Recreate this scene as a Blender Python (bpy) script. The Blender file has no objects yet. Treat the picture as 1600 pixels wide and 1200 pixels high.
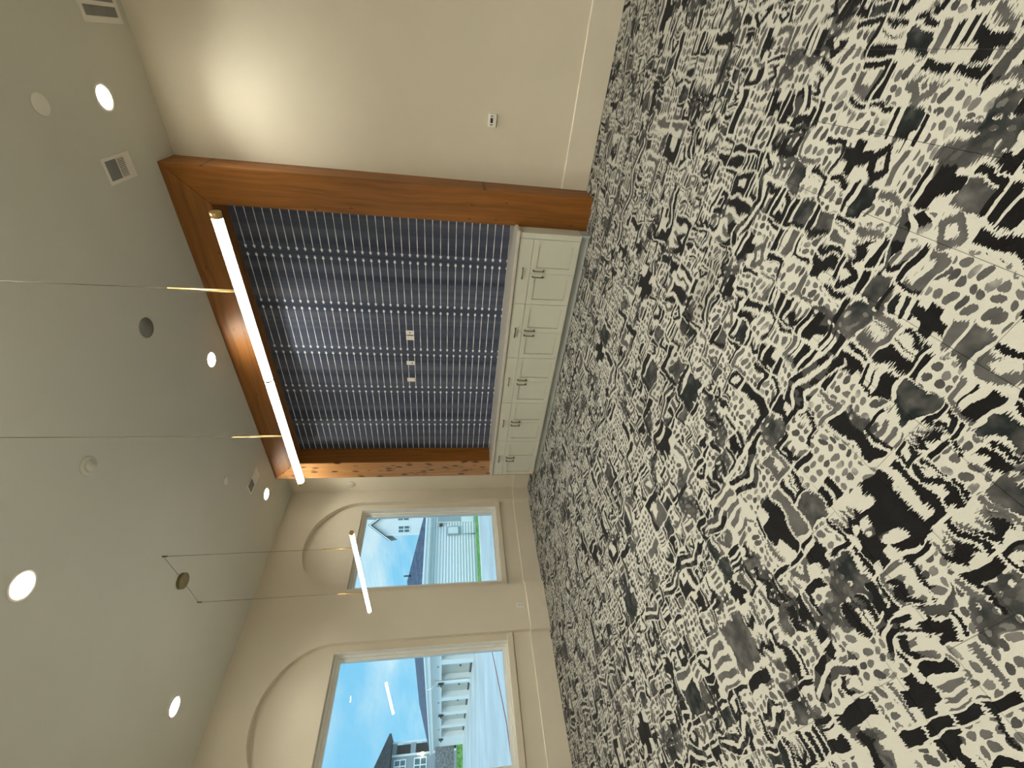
import bpy, bmesh, math, random
from mathutils import Vector, Matrix

scene = bpy.context.scene
COL = scene.collection
R = random.Random(7)

# ------------------------------------------------------------------ camera
# the photograph was taken with the phone turned on its side: room-up points to image left
CAM = Vector((7.1467, -5.5196, 1.6817))
F_PX, TILT, YAW, ROLL = 653.63, 0.1501, 0.6680, 0.0153
fw = Vector((-math.sin(YAW)*math.cos(TILT), math.cos(YAW)*math.cos(TILT), -math.sin(TILT)))
rt = fw.cross(Vector((0, 0, 1))).normalized()
up = rt.cross(fw)
rt2 = rt*math.cos(ROLL) + up*math.sin(ROLL)
up2 = -rt*math.sin(ROLL) + up*math.cos(ROLL)
cd = bpy.data.cameras.new('camera')
cd.sensor_width = 36.0
cd.sensor_fit = 'HORIZONTAL'
cd.lens = F_PX/1600*36
cd.clip_start = 0.05
cd.clip_end = 500
cam = bpy.data.objects.new('camera', cd)
COL.objects.link(cam)
m3 = Matrix((-up2, rt2, -fw)).transposed()
cam.matrix_world = Matrix.Translation(CAM) @ m3.to_4x4()
scene.camera = cam

# ------------------------------------------------------------------ exposure
scene.view_settings.view_transform = 'Standard'
scene.view_settings.look = 'None'
scene.view_settings.exposure = 0.0
scene.view_settings.gamma = 1.0
scene.view_settings.use_curve_mapping = False
scene.cycles.use_denoising = True
scene.cycles.max_bounces = 10
scene.cycles.diffuse_bounces = 6
scene.cycles.sample_clamp_indirect = 6.0

SKY_STRENGTH = 1.06
SUN_STRENGTH = 2.3
DOWNLIGHT_L = 85.0
BEAM_W, BEAM_WALL_W = 530.0, 165.0      # ceiling zone / zone dimmed along the walls
PENDANT_L = 36.0

# ------------------------------------------------------------------ node expression helper
class E:
    """tiny expression wrapper around shader math nodes"""
    nt = None
    def __init__(self, s): self.s = s
    @staticmethod
    def put(node, i, v):
        if isinstance(v, E): E.nt.links.new(v.s, node.inputs[i])
        else: node.inputs[i].default_value = v
    @staticmethod
    def m(op, *a):
        n = E.nt.nodes.new('ShaderNodeMath'); n.operation = op
        for i, v in enumerate(a): E.put(n, i, v)
        return E(n.outputs[0])
    def __add__(a, b): return E.m('ADD', a, b)
    __radd__ = __add__
    def __sub__(a, b): return E.m('SUBTRACT', a, b)
    def __rsub__(a, b): return E.m('SUBTRACT', b, a)
    def __mul__(a, b): return E.m('MULTIPLY', a, b)
    __rmul__ = __mul__
    def __truediv__(a, b): return E.m('DIVIDE', a, b)
    def __lt__(a, b): return E.m('LESS_THAN', a, b)
    def __gt__(a, b): return E.m('GREATER_THAN', a, b)
    def abs(a): return E.m('ABSOLUTE', a)
    def floor(a): return E.m('FLOOR', a)
    def frac(a): return E.m('FRACT', a)
    def mn(a, b): return E.m('MINIMUM', a, b)
    def mx(a, b): return E.m('MAXIMUM', a, b)
def mixv(f, a, b): return a + f*(b - a)            # scalar lerp
def smooth(x, a, b):
    n = E.nt.nodes.new('ShaderNodeMapRange'); n.interpolation_type = 'SMOOTHSTEP'
    E.put(n, 0, x); n.inputs[1].default_value = a; n.inputs[2].default_value = b
    return E(n.outputs[0])
def vec(x, y, z=0.0):
    n = E.nt.nodes.new('ShaderNodeCombineXYZ')
    for i, v in enumerate((x, y, z)): E.put(n, i, v)
    return E(n.outputs[0])
def sep(v):
    n = E.nt.nodes.new('ShaderNodeSeparateXYZ'); E.put(n, 0, v)
    return E(n.outputs[0]), E(n.outputs[1]), E(n.outputs[2])
def noise(v, scale=1.0, detail=2.0, rough=0.5, dim='3D'):
    n = E.nt.nodes.new('ShaderNodeTexNoise'); n.noise_dimensions = dim
    E.put(n, n.inputs.find('Vector'), v)
    n.inputs['Scale'].default_value = scale; n.inputs['Detail'].default_value = detail
    n.inputs['Roughness'].default_value = rough
    return E(n.outputs[0])
def white(v):
    n = E.nt.nodes.new('ShaderNodeTexWhiteNoise'); n.noise_dimensions = '3D'
    E.put(n, 0, v)
    s = E.nt.nodes.new('ShaderNodeSeparateColor'); E.nt.links.new(n.outputs['Color'], s.inputs[0])
    return E(s.outputs[0]), E(s.outputs[1]), E(s.outputs[2])
def voronoi(v, scale=1.0, rnd=1.0):
    n = E.nt.nodes.new('ShaderNodeTexVoronoi'); n.voronoi_dimensions = '2D'
    E.put(n, n.inputs.find('Vector'), v)
    n.inputs['Scale'].default_value = scale; n.inputs['Randomness'].default_value = rnd
    s = E.nt.nodes.new('ShaderNodeSeparateColor'); E.nt.links.new(n.outputs['Color'], s.inputs[0])
    return E(n.outputs['Distance']), E(s.outputs[0]), E(s.outputs[1])
def ramp(f, stops, interp='LINEAR'):
    n = E.nt.nodes.new('ShaderNodeValToRGB'); n.color_ramp.interpolation = interp
    el = n.color_ramp.elements
    while len(el) < len(stops): el.new(0.5)
    for e, (p, c) in zip(el, stops): e.position = p; e.color = (c[0], c[1], c[2], 1)
    E.put(n, 0, f)
    return E(n.outputs[0])
def mixc(f, a, b):
    n = E.nt.nodes.new('ShaderNodeMix'); n.data_type = 'RGBA'
    E.put(n, 0, f)
    for i, c in ((6, a), (7, b)):
        if isinstance(c, E): E.nt.links.new(c.s, n.inputs[i])
        else: n.inputs[i].default_value = (c[0], c[1], c[2], 1)
    return E(n.outputs[2])
def position():
    n = E.nt.nodes.new('ShaderNodeNewGeometry'); return E(n.outputs['Position'])
def objcoord():
    n = E.nt.nodes.new('ShaderNodeTexCoord'); return E(n.outputs['Object'])

def new_mat(name):
    m = bpy.data.materials.new(name); m.use_nodes = True
    E.nt = m.node_tree
    b = m.node_tree.nodes['Principled BSDF']
    return m, b
def setc(b, c):
    if isinstance(c, E): E.nt.links.new(c.s, b.inputs['Base Color'])
    else: b.inputs['Base Color'].default_value = (c[0], c[1], c[2], 1)
def bump(b, h, strength=0.3, dist=0.01):
    n = E.nt.nodes.new('ShaderNodeBump')
    n.inputs['Strength'].default_value = strength; n.inputs['Distance'].default_value = dist
    E.nt.links.new(h.s, n.inputs['Height']); E.nt.links.new(n.outputs[0], b.inputs['Normal'])
def plain(name, col, rough=0.6, metal=0.0, vary=0.06, scale=6.0, bumps=None, spec=0.5):
    m, b = new_mat(name)
    n = noise(position(), scale, 3.0)
    f = (n - 0.5)*2.0*vary
    lo = tuple(max(0, c*(1-vary*2)) for c in col); hi = tuple(min(1, c*(1+vary*2)) for c in col)
    setc(b, ramp(n, [(0.25, lo), (0.75, hi)]))
    b.inputs['Roughness'].default_value = rough; b.inputs['Metallic'].default_value = metal
    b.inputs['Specular IOR Level'].default_value = spec
    if bumps: bump(b, noise(position(), bumps[0], 2.0), bumps[1], bumps[2])
    return m
def emitter(name, col, strength):
    m, b = new_mat(name)
    b.inputs['Base Color'].default_value = (0.8, 0.8, 0.8, 1)
    b.inputs['Emission Color'].default_value = (*col, 1)
    b.inputs['Emission Strength'].default_value = strength
    return m

# ------------------------------------------------------------------ sky
w = bpy.data.worlds.new('sky'); scene.world = w; w.use_nodes = True
E.nt = w.node_tree
bg = w.node_tree.nodes['Background']
tc = w.node_tree.nodes.new('ShaderNodeTexCoord')
dx, dy, dz = sep(E(tc.outputs['Generated']))
zz = dz.mx(0.04)
cu = dx/(zz + 0.25); cv = dy/(zz + 0.25)
cl = noise(vec(cu, cv, 0.3), 1.3, 6.0, 0.55)
cl2 = noise(vec(cu*0.6, cv*1.7, 2.0), 2.1, 4.0, 0.6)
cloud = smooth(cl*0.65 + cl2*0.35, 0.42, 0.70)
blue = mixc(smooth(dz, 0.0, 0.8), (0.27, 0.68, 1.0), (0.20, 0.54, 0.96))
skyc = mixc(cloud, blue, (0.78, 0.95, 1.04))
w.node_tree.links.new(skyc.s, bg.inputs['Color'])
bg.inputs['Strength'].default_value = SKY_STRENGTH

sun = bpy.data.lights.new('sun', 'SUN'); sun.energy = SUN_STRENGTH; sun.angle = math.radians(35)
sun.color = (0.93, 0.97, 1.0)
so = bpy.data.objects.new('sun', sun); COL.objects.link(so)
so.rotation_euler = Vector((-0.55, 0.45, -0.75)).to_track_quat('-Z', 'Y').to_euler()

# ------------------------------------------------------------------ mesh helpers
class MB:
    def __init__(self): self.v = []; self.f = []; self.sm = []
    def add(self, vs, fs, smooth=False):
        o = len(self.v); self.v += [tuple(p) for p in vs]
        self.f += [tuple(i+o for i in f) for f in fs]; self.sm += [smooth]*len(fs); return self
    def box(self, x0, x1, y0, y1, z0, z1):
        if x0 > x1: x0, x1 = x1, x0
        if y0 > y1: y0, y1 = y1, y0
        if z0 > z1: z0, z1 = z1, z0
        return self.add([(x0,y0,z0),(x1,y0,z0),(x1,y1,z0),(x0,y1,z0),(x0,y0,z1),(x1,y0,z1),(x1,y1,z1),(x0,y1,z1)],
                 [(0,3,2,1),(4,5,6,7),(0,1,5,4),(1,2,6,5),(2,3,7,6),(3,0,4,7)])
    def prism(self, pts, axis, a, b):
        """2D polygon extruded along axis (0,1,2) from a to b"""
        def p3(p, t): 
            l = list(p); l.insert(axis, t); return tuple(l)
        n = len(pts)
        vs = [p3(p, a) for p in pts] + [p3(p, b) for p in pts]
        fs = [tuple(range(n)), tuple(range(2*n-1, n-1, -1))]
        fs += [(i, i+n, (i+1) % n + n, (i+1) % n) for i in range(n)]
        return self.add(vs, fs)
    def lathe(self, prof, c, axis=2, n=24, sgn=1):
        """profile [(r,h)...] around axis through c"""
        vs = []
        for r, h in prof:
            for k in range(n):
                a = 2*math.pi*k/n; q = [r*math.cos(a), r*math.sin(a)]; q.insert(axis, h*sgn)
                vs.append((c[0]+q[0], c[1]+q[1], c[2]+q[2]))
        fs = [(i*n+k, i*n+(k+1) % n, (i+1)*n+(k+1) % n, (i+1)*n+k) for i in range(len(prof)-1) for k in range(n)]
        self.add(vs, fs, True)
        o = len(self.v) - len(vs)
        for i in (0, len(prof)-1):
            if prof[i][0] > 1e-6:
                self.f.append(tuple(o+i*n+k for k in range(n))); self.sm.append(False)
        return self
    def tube(self, path, r, n=10, cap=True):
        path = [Vector(p) for p in path]; vs = []
        t0 = (path[1]-path[0]).normalized()
        ref = Vector((0,0,1)) if abs(t0.z) < 0.9 else Vector((1,0,0))
        nrm = (ref - t0*ref.dot(t0)).normalized()
        for i, p in enumerate(path):
            t = (path[min(i+1, len(path)-1)] - path[max(i-1, 0)]).normalized()
            nrm = (nrm - t*nrm.dot(t)).normalized(); bn = t.cross(nrm)
            for k in range(n):
                a = 2*math.pi*k/n; vs.append(tuple(p + (nrm*math.cos(a) + bn*math.sin(a))*r))
        m = len(path)
        fs = [(i*n+k, i*n+(k+1) % n, (i+1)*n+(k+1) % n, (i+1)*n+k) for i in range(m-1) for k in range(n)]
        self.add(vs, fs, True)
        if cap:
            o = len(self.v)-len(vs)
            self.f += [tuple(o+k for k in range(n)), tuple(o+(m-1)*n+k for k in range(n))]; self.sm += [False, False]
        return self
    def mesh(self, name, mat, bevel=0.0, seg=2):
        me = bpy.data.meshes.new(name); me.from_pydata(self.v, [], self.f)
        bm = bmesh.new(); bm.from_mesh(me)
        for f, s in zip(bm.faces, self.sm): f.smooth = s
        bmesh.ops.recalc_face_normals(bm, faces=bm.faces[:])
        if bevel:
            es = [e for e in bm.edges if e.is_manifold and e.calc_face_angle(0) > 0.6]
            bmesh.ops.bevel(bm, geom=es, offset=bevel, segments=seg, affect='EDGES', profile=0.5)
        bm.to_mesh(me); bm.free()
        if mat: me.materials.append(mat)
        return me
    def build(self, name, mat, parent=None, bevel=0.0, seg=2, loc=None):
        o = bpy.data.objects.new(name, self.mesh(name, mat, bevel, seg))
        COL.objects.link(o)
        if loc: o.location = loc
        if parent:
            o.parent = parent
        return o

def empty(name, loc, label, cat, group=None):
    o = bpy.data.objects.new(name, None); COL.objects.link(o); o.location = loc
    o.empty_display_size = 0.1
    return tag(o, label, cat, group)
def tag(o, label, cat=None, group=None, kind=None):
    o['label'] = label
    if cat: o['category'] = cat
    if group: o['group'] = group
    if kind: o['kind'] = kind
    return o
def dup(o, parent=None):
    c = o.copy(); COL.objects.link(c); c.parent = parent
    for ch in list(o.children): dup(ch, c)
    return c

# ------------------------------------------------------------------ room dimensions
ZC = 4.694           # ceiling height
XE, YB = 10.4, -7.6  # far extents of the room behind and beside the camera
BB = 0.324           # baseboard height
DN = 0.10            # depth of the arched niches
XO = -0.32           # outer face of the window wall
NICHES = [(-2.04, -0.285), (-4.535, -2.785)]
SPRING = 3.29
ZW0, ZW1 = 0.69, 3.31

# ------------------------------------------------------------------ materials
M = {}
M['wall'] = plain('cream_wall_paint', (0.66, 0.60, 0.485), 0.75, vary=0.015, scale=1.5, bumps=(160, 0.08, 0.004), spec=0.3)
M['ceil'] = plain('ceiling_paint', (0.605, 0.60, 0.53), 0.55, vary=0.012, scale=1.5, bumps=(160, 0.06, 0.004), spec=0.35)
M['trim'] = plain('trim_paint', (0.67, 0.61, 0.50), 0.4, vary=0.01)
M['white'] = plain('white_plastic', (0.80, 0.77, 0.70), 0.35, vary=0.01)
M['reveal_light'] = plain('painted_daylight_white', (0.84, 0.84, 0.80), 0.4, vary=0.01)  # pale tone that paints daylight onto the window reveals
M['vinyl'] = plain('window_vinyl', (0.80, 0.81, 0.77), 0.35, vary=0.01)
M['cab'] = plain('sage_cabinet_paint', (0.55, 0.55, 0.46), 0.4, vary=0.012, scale=3)
M['kick'] = plain('grey_kick_paint', (0.42, 0.45, 0.43), 0.5, vary=0.02)
M['bronze'] = plain('bronze_metal', (0.16, 0.10, 0.055), 0.32, metal=0.9, vary=0.05)
M['brass'] = plain('brushed_brass', (0.55, 0.38, 0.16), 0.3, metal=1.0, vary=0.05, scale=20)
M['antique'] = plain('antique_brass', (0.26, 0.22, 0.12), 0.55, metal=0.7, vary=0.05, scale=20)
M['cable'] = plain('grey_cable', (0.16, 0.14, 0.11), 0.5)
M['darkplastic'] = plain('dark_plastic', (0.015, 0.014, 0.013), 0.3)
M['grille'] = plain('grey_grille', (0.20, 0.20, 0.18), 0.6)
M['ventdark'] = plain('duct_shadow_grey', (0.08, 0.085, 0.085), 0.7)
M['glow'] = emitter('pendant_diffuser', (1.0, 0.96, 0.84), PENDANT_L)
M['down'] = emitter('downlight_lens', (1.0, 0.95, 0.80), DOWNLIGHT_L)

def wood(name, axis, knots, base, dark):
    m, b = new_mat(name)
    x, y, z = sep(position())
    if axis == 2: l, a, c = z, x, y
    else: l, a, c = x, z, y
    warp = noise(vec(a*1.5, c*1.5, l*0.8), 1.0, 3.0)
    g = noise(vec(a*22 + warp*4.0, c*22, l*0.9), 1.0, 4.0, 0.6)
    fine = noise(vec(a*160, c*160, l*3.0), 1.0, 2.0)
    f = g*0.75 + fine*0.25
    col = ramp(f, [(0.25, dark), (0.5, base), (0.78, tuple(min(1, v*1.45) for v in base))])
    if knots:
        d, r1, r2 = voronoi(vec(a*9.0 + warp*1.5, l*3.0, 0), 1.0, 1.0)
        k = (1.0 - smooth(d, 0.08, 0.25))*(r1 > 0.42)
        col = mixc(k*0.9, col, (0.03, 0.014, 0.006))
        d2, r3, _ = voronoi(vec(a*15.0 + warp*3.0, l*3.6, 0), 1.0, 1.0)
        k2 = (1.0 - smooth(d2, 0.06, 0.24))*(r3 > 0.60)
        col = mixc(k2*0.75, col, (0.05, 0.024, 0.01))
    else:
        d, r1, r2 = voronoi(vec(a*5.0, l*1.6, 0), 1.0, 1.0)
        k = (1.0 - smooth(d, 0.012, 0.05))*(r1 > 0.55)
        col = mixc(k*0.8, col, (0.03, 0.012, 0.005))
    setc(b, col)
    b.inputs['Roughness'].default_value = 0.48
    b.inputs['Specular IOR Level'].default_value = 0.3
    bump(b, f, 0.15, 0.004)
    return m
M['wood_v'] = wood('stained_wood_upright', 2, False, (0.205, 0.076, 0.012), (0.108, 0.036, 0.005))
M['wood_h'] = wood('stained_wood_lengthwise', 0, False, (0.215, 0.086, 0.020), (0.110, 0.040, 0.009))
M['wood_k'] = wood('knotty_wood_daylit', 2, True, (0.36, 0.175, 0.062), (0.22, 0.095, 0.030))  # real knots; the lighter tone paints in window light

def wallpaper_mat():
    m, b = new_mat('navy_striped_wallpaper')
    x, y, z = sep(position())
    wob = (noise(vec(x*9, z*9, 0), 1.0, 2.0) - 0.5)*0.004
    P = 0.7475
    t = ((x - 4.89)/P + 100.5).frac() - 0.5           # 0 at a pair of dots
    tm = t.abs()*P                                      # metres from the pair centre
    SP = 0.1006
    u = ((z - 1.01)/SP + 100.5).frac() - 0.5
    um = u.abs()*SP + wob
    # lens-shaped thread between the pairs
    half = tm/(P*0.5)
    th = 0.0024 + 0.0032*(1.0 - (half*2.0 - 1.15).abs()).mx(0.0)
    line = (um < th)*(tm > 0.070)
    # bead: diamond body, small foot on the inner side
    bead = (((tm - 0.056).abs()/0.024) + (um/0.018)) < 1.0
    bead2 = (((tm - 0.056)*(tm - 0.056)/(0.019*0.019)) + (um*um/(0.0150*0.0150))) < 1.0
    foot = ((tm - 0.033).abs() < 0.005)*(um < 0.011)
    mask = line.mx(bead).mx(bead2).mx(foot*0.6)
    # woven navy ground with broad upright tonal bands
    band = noise(vec(x*6.0, z*0.10, 1.0), 1.0, 3.0, 0.6)
    weave = noise(vec(x*40, z*500, 0.0), 1.0, 2.0)
    weave2 = noise(vec(x*400, z*25, 4.0), 1.0, 2.0)
    g = band*0.7 + weave*0.15 + weave2*0.15
    base = ramp(g, [(0.36, (0.034, 0.042, 0.068)), (0.5, (0.062, 0.073, 0.108)), (0.64, (0.108, 0.120, 0.158))])
    setc(b, mixc(mask, base, (0.72, 0.72, 0.74)))
    b.inputs['Roughness'].default_value = 0.85
    b.inputs['Specular IOR Level'].default_value = 0.12
    bump(b, weave, 0.15, 0.002)
    return m
M['wallpaper'] = wallpaper_mat()

def counter_mat():
    m, b = new_mat('polished_quartz')
    n = noise(position(), 180, 2.0)
    setc(b, ramp(n, [(0.3, (0.46, 0.42, 0.36)), (0.7, (0.55, 0.50, 0.43))]))
    b.inputs['Roughness'].default_value = 0.05
    return m
M['counter'] = counter_mat()

def carpet_mat():
    m, b = new_mat('ikat_carpet')
    X, Y, Z = sep(position())
    # ragged pile edges, smeared along X
    jag = (noise(vec(X*24, Y*210, 0), 1.0, 0.0) - 0.5)*0.034
    wn = noise(vec(X*7, Y*7, 1.0), 1.0, 1.0)
    x = X + jag + (wn - 0.5)*0.12; y = Y + (wn - 0.5)*(-0.085) + jag*0.2
    CX, CY = 0.265, 0.2725
    px = (x - 0.005)/CX + 40.0; py = (y + 0.23)/CY + 40.0
    rl, rl2, rl3 = white(vec(px.floor(), py.floor(), 3.0))
    k = 1.0 + (rl > 0.20) + (rl > 0.82)                  # 1 to 3 motifs per plank width
    qx = px*k; qy = py*k
    ix = qx.floor(); iy = qy.floor()
    r1, r2, r3 = white(vec(ix, iy, k))
    r4, r5, r6 = white(vec(ix, iy, k + 9.0))
    a = qx - ix - 0.5; c = qy - iy - 0.5
    sw = r2 < 0.5
    lx = mixv(sw, a, c); ly = mixv(sw, c, a)
    ax = lx.abs(); ay = ly.abs()
    dmax = ax.mx(ay)
    wash = noise(vec(X*11, Y*11, 3.0), 1.0, 2.0, 0.6)
    # dots on cream
    xd = x - jag*0.7
    dv, dc, _ = voronoi(vec(xd*20, y*25, 0), 1.0, 0.35)
    dots = (dv < 0.37)*(ly < 0.40)
    t_dots = 0.42 + (dc - 0.5)*0.34
    # nested squares and lozenges
    dd = mixv(r3 < 0.4, dmax, (ax + ay)*0.80)
    ring = ((dd - 0.33).abs() < 0.13).mx(dd < (r5 - 0.4)*0.22)
    t_ring = 0.48 + (r4 > 0.4)*0.48
    # solid wash
    sol = (dmax + (wash - 0.5)*0.7) < 0.47
    t_sol = 0.28 + wash*(0.45 + r4*0.6)
    # comb: zigzag spine with fringe
    tri = ((ly*2.0 + 20.0).frac() - 0.5).abs()*0.5 - 0.125
    e = lx - tri
    spine = (e + 0.18).abs() < 0.13
    teeth = (((ly + 0.5)*4.0).frac() < 0.55)*(e > -0.18)*(e < (0.16 + r5*0.16))
    comb = spine.mx(teeth)
    t_comb = mixv(spine, 0.45, 0.97)
    # cross / blob
    cross = ((ax < 0.20)*(ay < 0.5)).mx((ay < 0.20)*(ax < 0.5)).mx((ax + ay) < 0.45)
    # two fat bars
    bars = ((((ly + 0.5)*2.0).frac() - 0.5).abs() < 0.33)*(ax < (0.34 + r5*0.14))
    t_bars = 0.50 + (r4 > 0.40)*0.46
    # hatch lines along the pile
    hat = (((c + 0.5)*4.0 + 0.3).frac() < 0.55)*(a.abs() < (0.26 + r5*0.2))
    t_hat = 0.45 + (r6 > 0.6)*0.45
    D = dots*t_dots
    def sel(lo, mask, tone, D):
        return mixv(r1 > lo, D, mask*tone)
    D = sel(0.40, ring, t_ring, D)
    D = sel(0.53, sol, t_sol, D)
    D = sel(0.65, comb, t_comb, D)
    D = sel(0.75, cross, 0.97, D)
    D = sel(0.86, bars, t_bars, D)
    D = sel(0.95, hat, t_hat, D)
    # fat dark strokes hugging one or two sides of a motif
    side = ((ly > (0.20 + r4*0.12))*(ly < 0.45)*(ax < 0.44)).mx((lx < (-0.27 - r5*0.1))*(lx > -0.46)*(ay < 0.45)*(r3 > 0.55))
    gapm = (ly > 0.14)*(ax < 0.5)
    on = r6 > 0.15
    D = mixv(on*gapm, D, side*(0.46 + (r5 > 0.27)*0.5))
    D = D.mx(on*side*(0.46 + (r5 > 0.27)*0.5))
    # long double strokes that run through several motifs
    zy = y + ((x*2.4 + 30.0).frac() - 0.5).abs()*0.16
    st = ((zy*1.10 + 30.0).frac() - 0.5).abs()
    stroke = (st < 0.052)*(st > 0.014)
    gate = noise(vec(x*3.2, y*3.2, 9.0), 1.0, 2.0)
    D = mixv((st < 0.062)*(gate > 0.52), D, stroke*mixv(wash > 0.5, 0.60, 0.96))
    # grey veils between motifs
    veil = smooth(gate, 0.405, 0.375)
    D = D.mx(veil*(0.34 + wash*0.5)*(dv > 0.26))
    D = D + (wash - 0.5)*0.25*(D > 0.2)
    D = D.mx(0.0).mn(1.0)
    pile = noise(vec(X, Y, 0), 420, 0.0)
    col = ramp(D, [(0.0, (0.345, 0.332, 0.285)), (0.20, (0.335, 0.322, 0.277)), (0.28, (0.105, 0.100, 0.092)),
                   (0.55, (0.038, 0.036, 0.034)), (0.74, (0.007, 0.010, 0.010)), (1.0, (0.005, 0.004, 0.004))])
    col = mixc((pile - 0.5).abs()*(0.5 - D*0.45), col, (0.20, 0.185, 0.165))
    setc(b, col)
    b.inputs['Roughness'].default_value = 0.95
    b.inputs['Specular IOR Level'].default_value = 0.04
    b.inputs['Sheen Weight'].default_value = 0.10
    b.inputs['Sheen Roughness'].default_value = 0.4
    bump(b, pile, 0.4, 0.006)
    return m
M['carpet'] = carpet_mat()

def glass_mat(name, tint=(0.93, 0.98, 0.97)):
    m = bpy.data.materials.new(name); m.use_nodes = True
    nt = m.node_tree; nt.nodes.clear()
    out = nt.nodes.new('ShaderNodeOutputMaterial')
    t = nt.nodes.new('ShaderNodeBsdfTransparent'); t.inputs[0].default_value = (*tint, 1)
    g = nt.nodes.new('ShaderNodeBsdfGlossy'); g.inputs['Roughness'].default_value = 0.0
    g.inputs['Color'].default_value = (1, 1, 1, 1)
    f = nt.nodes.new('ShaderNodeFresnel'); f.inputs[0].default_value = 1.5
    mx = nt.nodes.new('ShaderNodeMixShader')
    nt.links.new(f.outputs[0], mx.inputs[0]); nt.links.new(t.outputs[0], mx.inputs[1]); nt.links.new(g.outputs[0], mx.inputs[2])
    nt.links.new(mx.outputs[0], out.inputs['Surface'])
    return m
M['glass'] = glass_mat('window_glass')

# ------------------------------------------------------------------ room shell
# floor: slab with staggered carpet planks laid on it
fl = MB().box(-0.4, XE, YB, 0.15, -0.14, -0.012).build('floor', plain('floor_slab', (0.3, 0.29, 0.27), 0.9))
tag(fl, 'floor covered in black, grey and cream ikat patterned carpet planks', 'floor', kind='structure')
PW, PL = 0.265, 1.09
plank_mb = MB().box(0.0006, PW-0.0006, 0.0006, PL-0.0006, -0.012, 0.0)
plank_me = plank_mb.mesh('carpet_plank', M['carpet'], 0.0012, 1)
half_me = MB().box(0.0006, PW-0.0006, 0.0006, PL*0.5-0.0006, -0.012, 0.0).mesh('carpet_plank', M['carpet'], 0.0012, 1)
nx = int(math.ceil((XE + 0.10)/PW))
for i in range(nx):
    x = -0.10 + 0.0 + i*PW + 0.005
    yy = YB - (0.0 if i % 2 else PL*0.5)
    y = -5.14 - PL*3 - (PL*0.5 if i % 2 else 0.0)
    while y < 0.0:
        if y + PL > YB:
            o = bpy.data.objects.new('carpet_plank', plank_me); COL.objects.link(o)
            o.location = (x, y, 0); o.parent = fl
            if y + PL > 0.05:           # the last plank of a row is cut at the wall
                o.scale = (1, max(0.02, (0.02 - y))/PL, 1)
        y += PL

cl_ = MB().box(-0.4, XE, YB, 0.15, ZC, ZC+0.12).build('ceiling', M['ceil'])
tag(cl_, 'flat greige painted ceiling with recessed lights', 'ceiling', kind='structure')
tag(MB().box(-0.4, XE, 0.0, 0.15, -0.1, ZC).build('wall_feature', M['wall']),
    'cream painted wall behind the wood portal and beside it', 'wall', kind='structure')
tag(MB().box(XE, XE+0.15, YB, 0.15, -0.1, ZC).build('wall_right', M['wall']),
    'cream painted side wall out of frame', 'wall', kind='structure')
tag(MB().box(-0.4, XE, YB-0.15, YB, -0.1, ZC).build('wall_back', M['wall']),
    'cream painted wall behind the camera', 'wall', kind='structure')

# window wall with two arch-topped niches
wm = MB()
def q(x, y0, y1, z0, z1): wm.add([(x,y0,z0),(x,y1,z0),(x,y1,z1),(x,y0,z1)], [(0,1,2,3)])
edges = [0.0]
for (a, b_) in NICHES: edges += [b_, a]
edges.append(YB)
for i in range(0, len(edges), 2): q(0.0, edges[i+1], edges[i], -0.012, ZC)
NA = 56
WINS = []
for (ya, yb) in NICHES:
    yc = (ya+yb)/2; r = (yb-ya)/2
    w0, w1 = ya+0.10, yb-0.10
    WINS.append((w0, w1))
    arch = [(yc - r*math.cos(math.pi*k/NA), SPRING + r*math.sin(math.pi*k/NA)) for k in range(NA+1)]
    for (p, s) in zip(arch[:-1], arch[1:]):
        wm.add([(0,p[0],p[1]),(0,s[0],s[1]),(0,s[0],ZC),(0,p[0],ZC)], [(0,1,2,3)])
        wm.add([(0,p[0],p[1]),(0,s[0],s[1]),(-DN,s[0],s[1]),(-DN,p[0],p[1])], [(0,1,2,3)], True)
        if min(p[1], s[1]) >= ZW1 - 0.001 or max(p[1], s[1]) > ZW1:
            wm.add([(-DN,p[0],ZW1),(-DN,s[0],ZW1),(-DN,s[0],max(ZW1,s[1])),(-DN,p[0],max(ZW1,p[1]))], [(0,1,2,3)])
    for yy in (ya, yb): wm.add([(0,yy,-0.012),(0,yy,SPRING),(-DN,yy,SPRING),(-DN,yy,-0.012)], [(0,1,2,3)])
    q(-DN, ya, w0, -0.012, ZW1); q(-DN, w1, yb, -0.012, ZW1); q(-DN, w0, w1, -0.012, ZW0)
    for yy in (w0, w1): wm.add([(-DN,yy,ZW0),(-DN,yy,ZW1),(XO,yy,ZW1),(XO,yy,ZW0)], [(0,1,2,3)])
    for zz_ in (ZW0, ZW1): wm.add([(-DN,w0,zz_),(-DN,w1,zz_),(XO,w1,zz_),(XO,w0,zz_)], [(0,1,2,3)])
ys = [0.15] + [v for (a, b_) in WINS for v in (b_, a)] + [YB]
for i in range(0, len(ys), 2): q(XO, ys[i+1], ys[i], -0.4, ZC+0.1)
for (a, b_) in WINS: q(XO, a, b_, -0.4, ZW0); q(XO, a, b_, ZW1, ZC+0.1)
ww = wm.build('wall_left', M['wall'])
tag(ww, 'cream wall with two shallow arch-topped window niches', 'wall', kind='structure')

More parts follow.
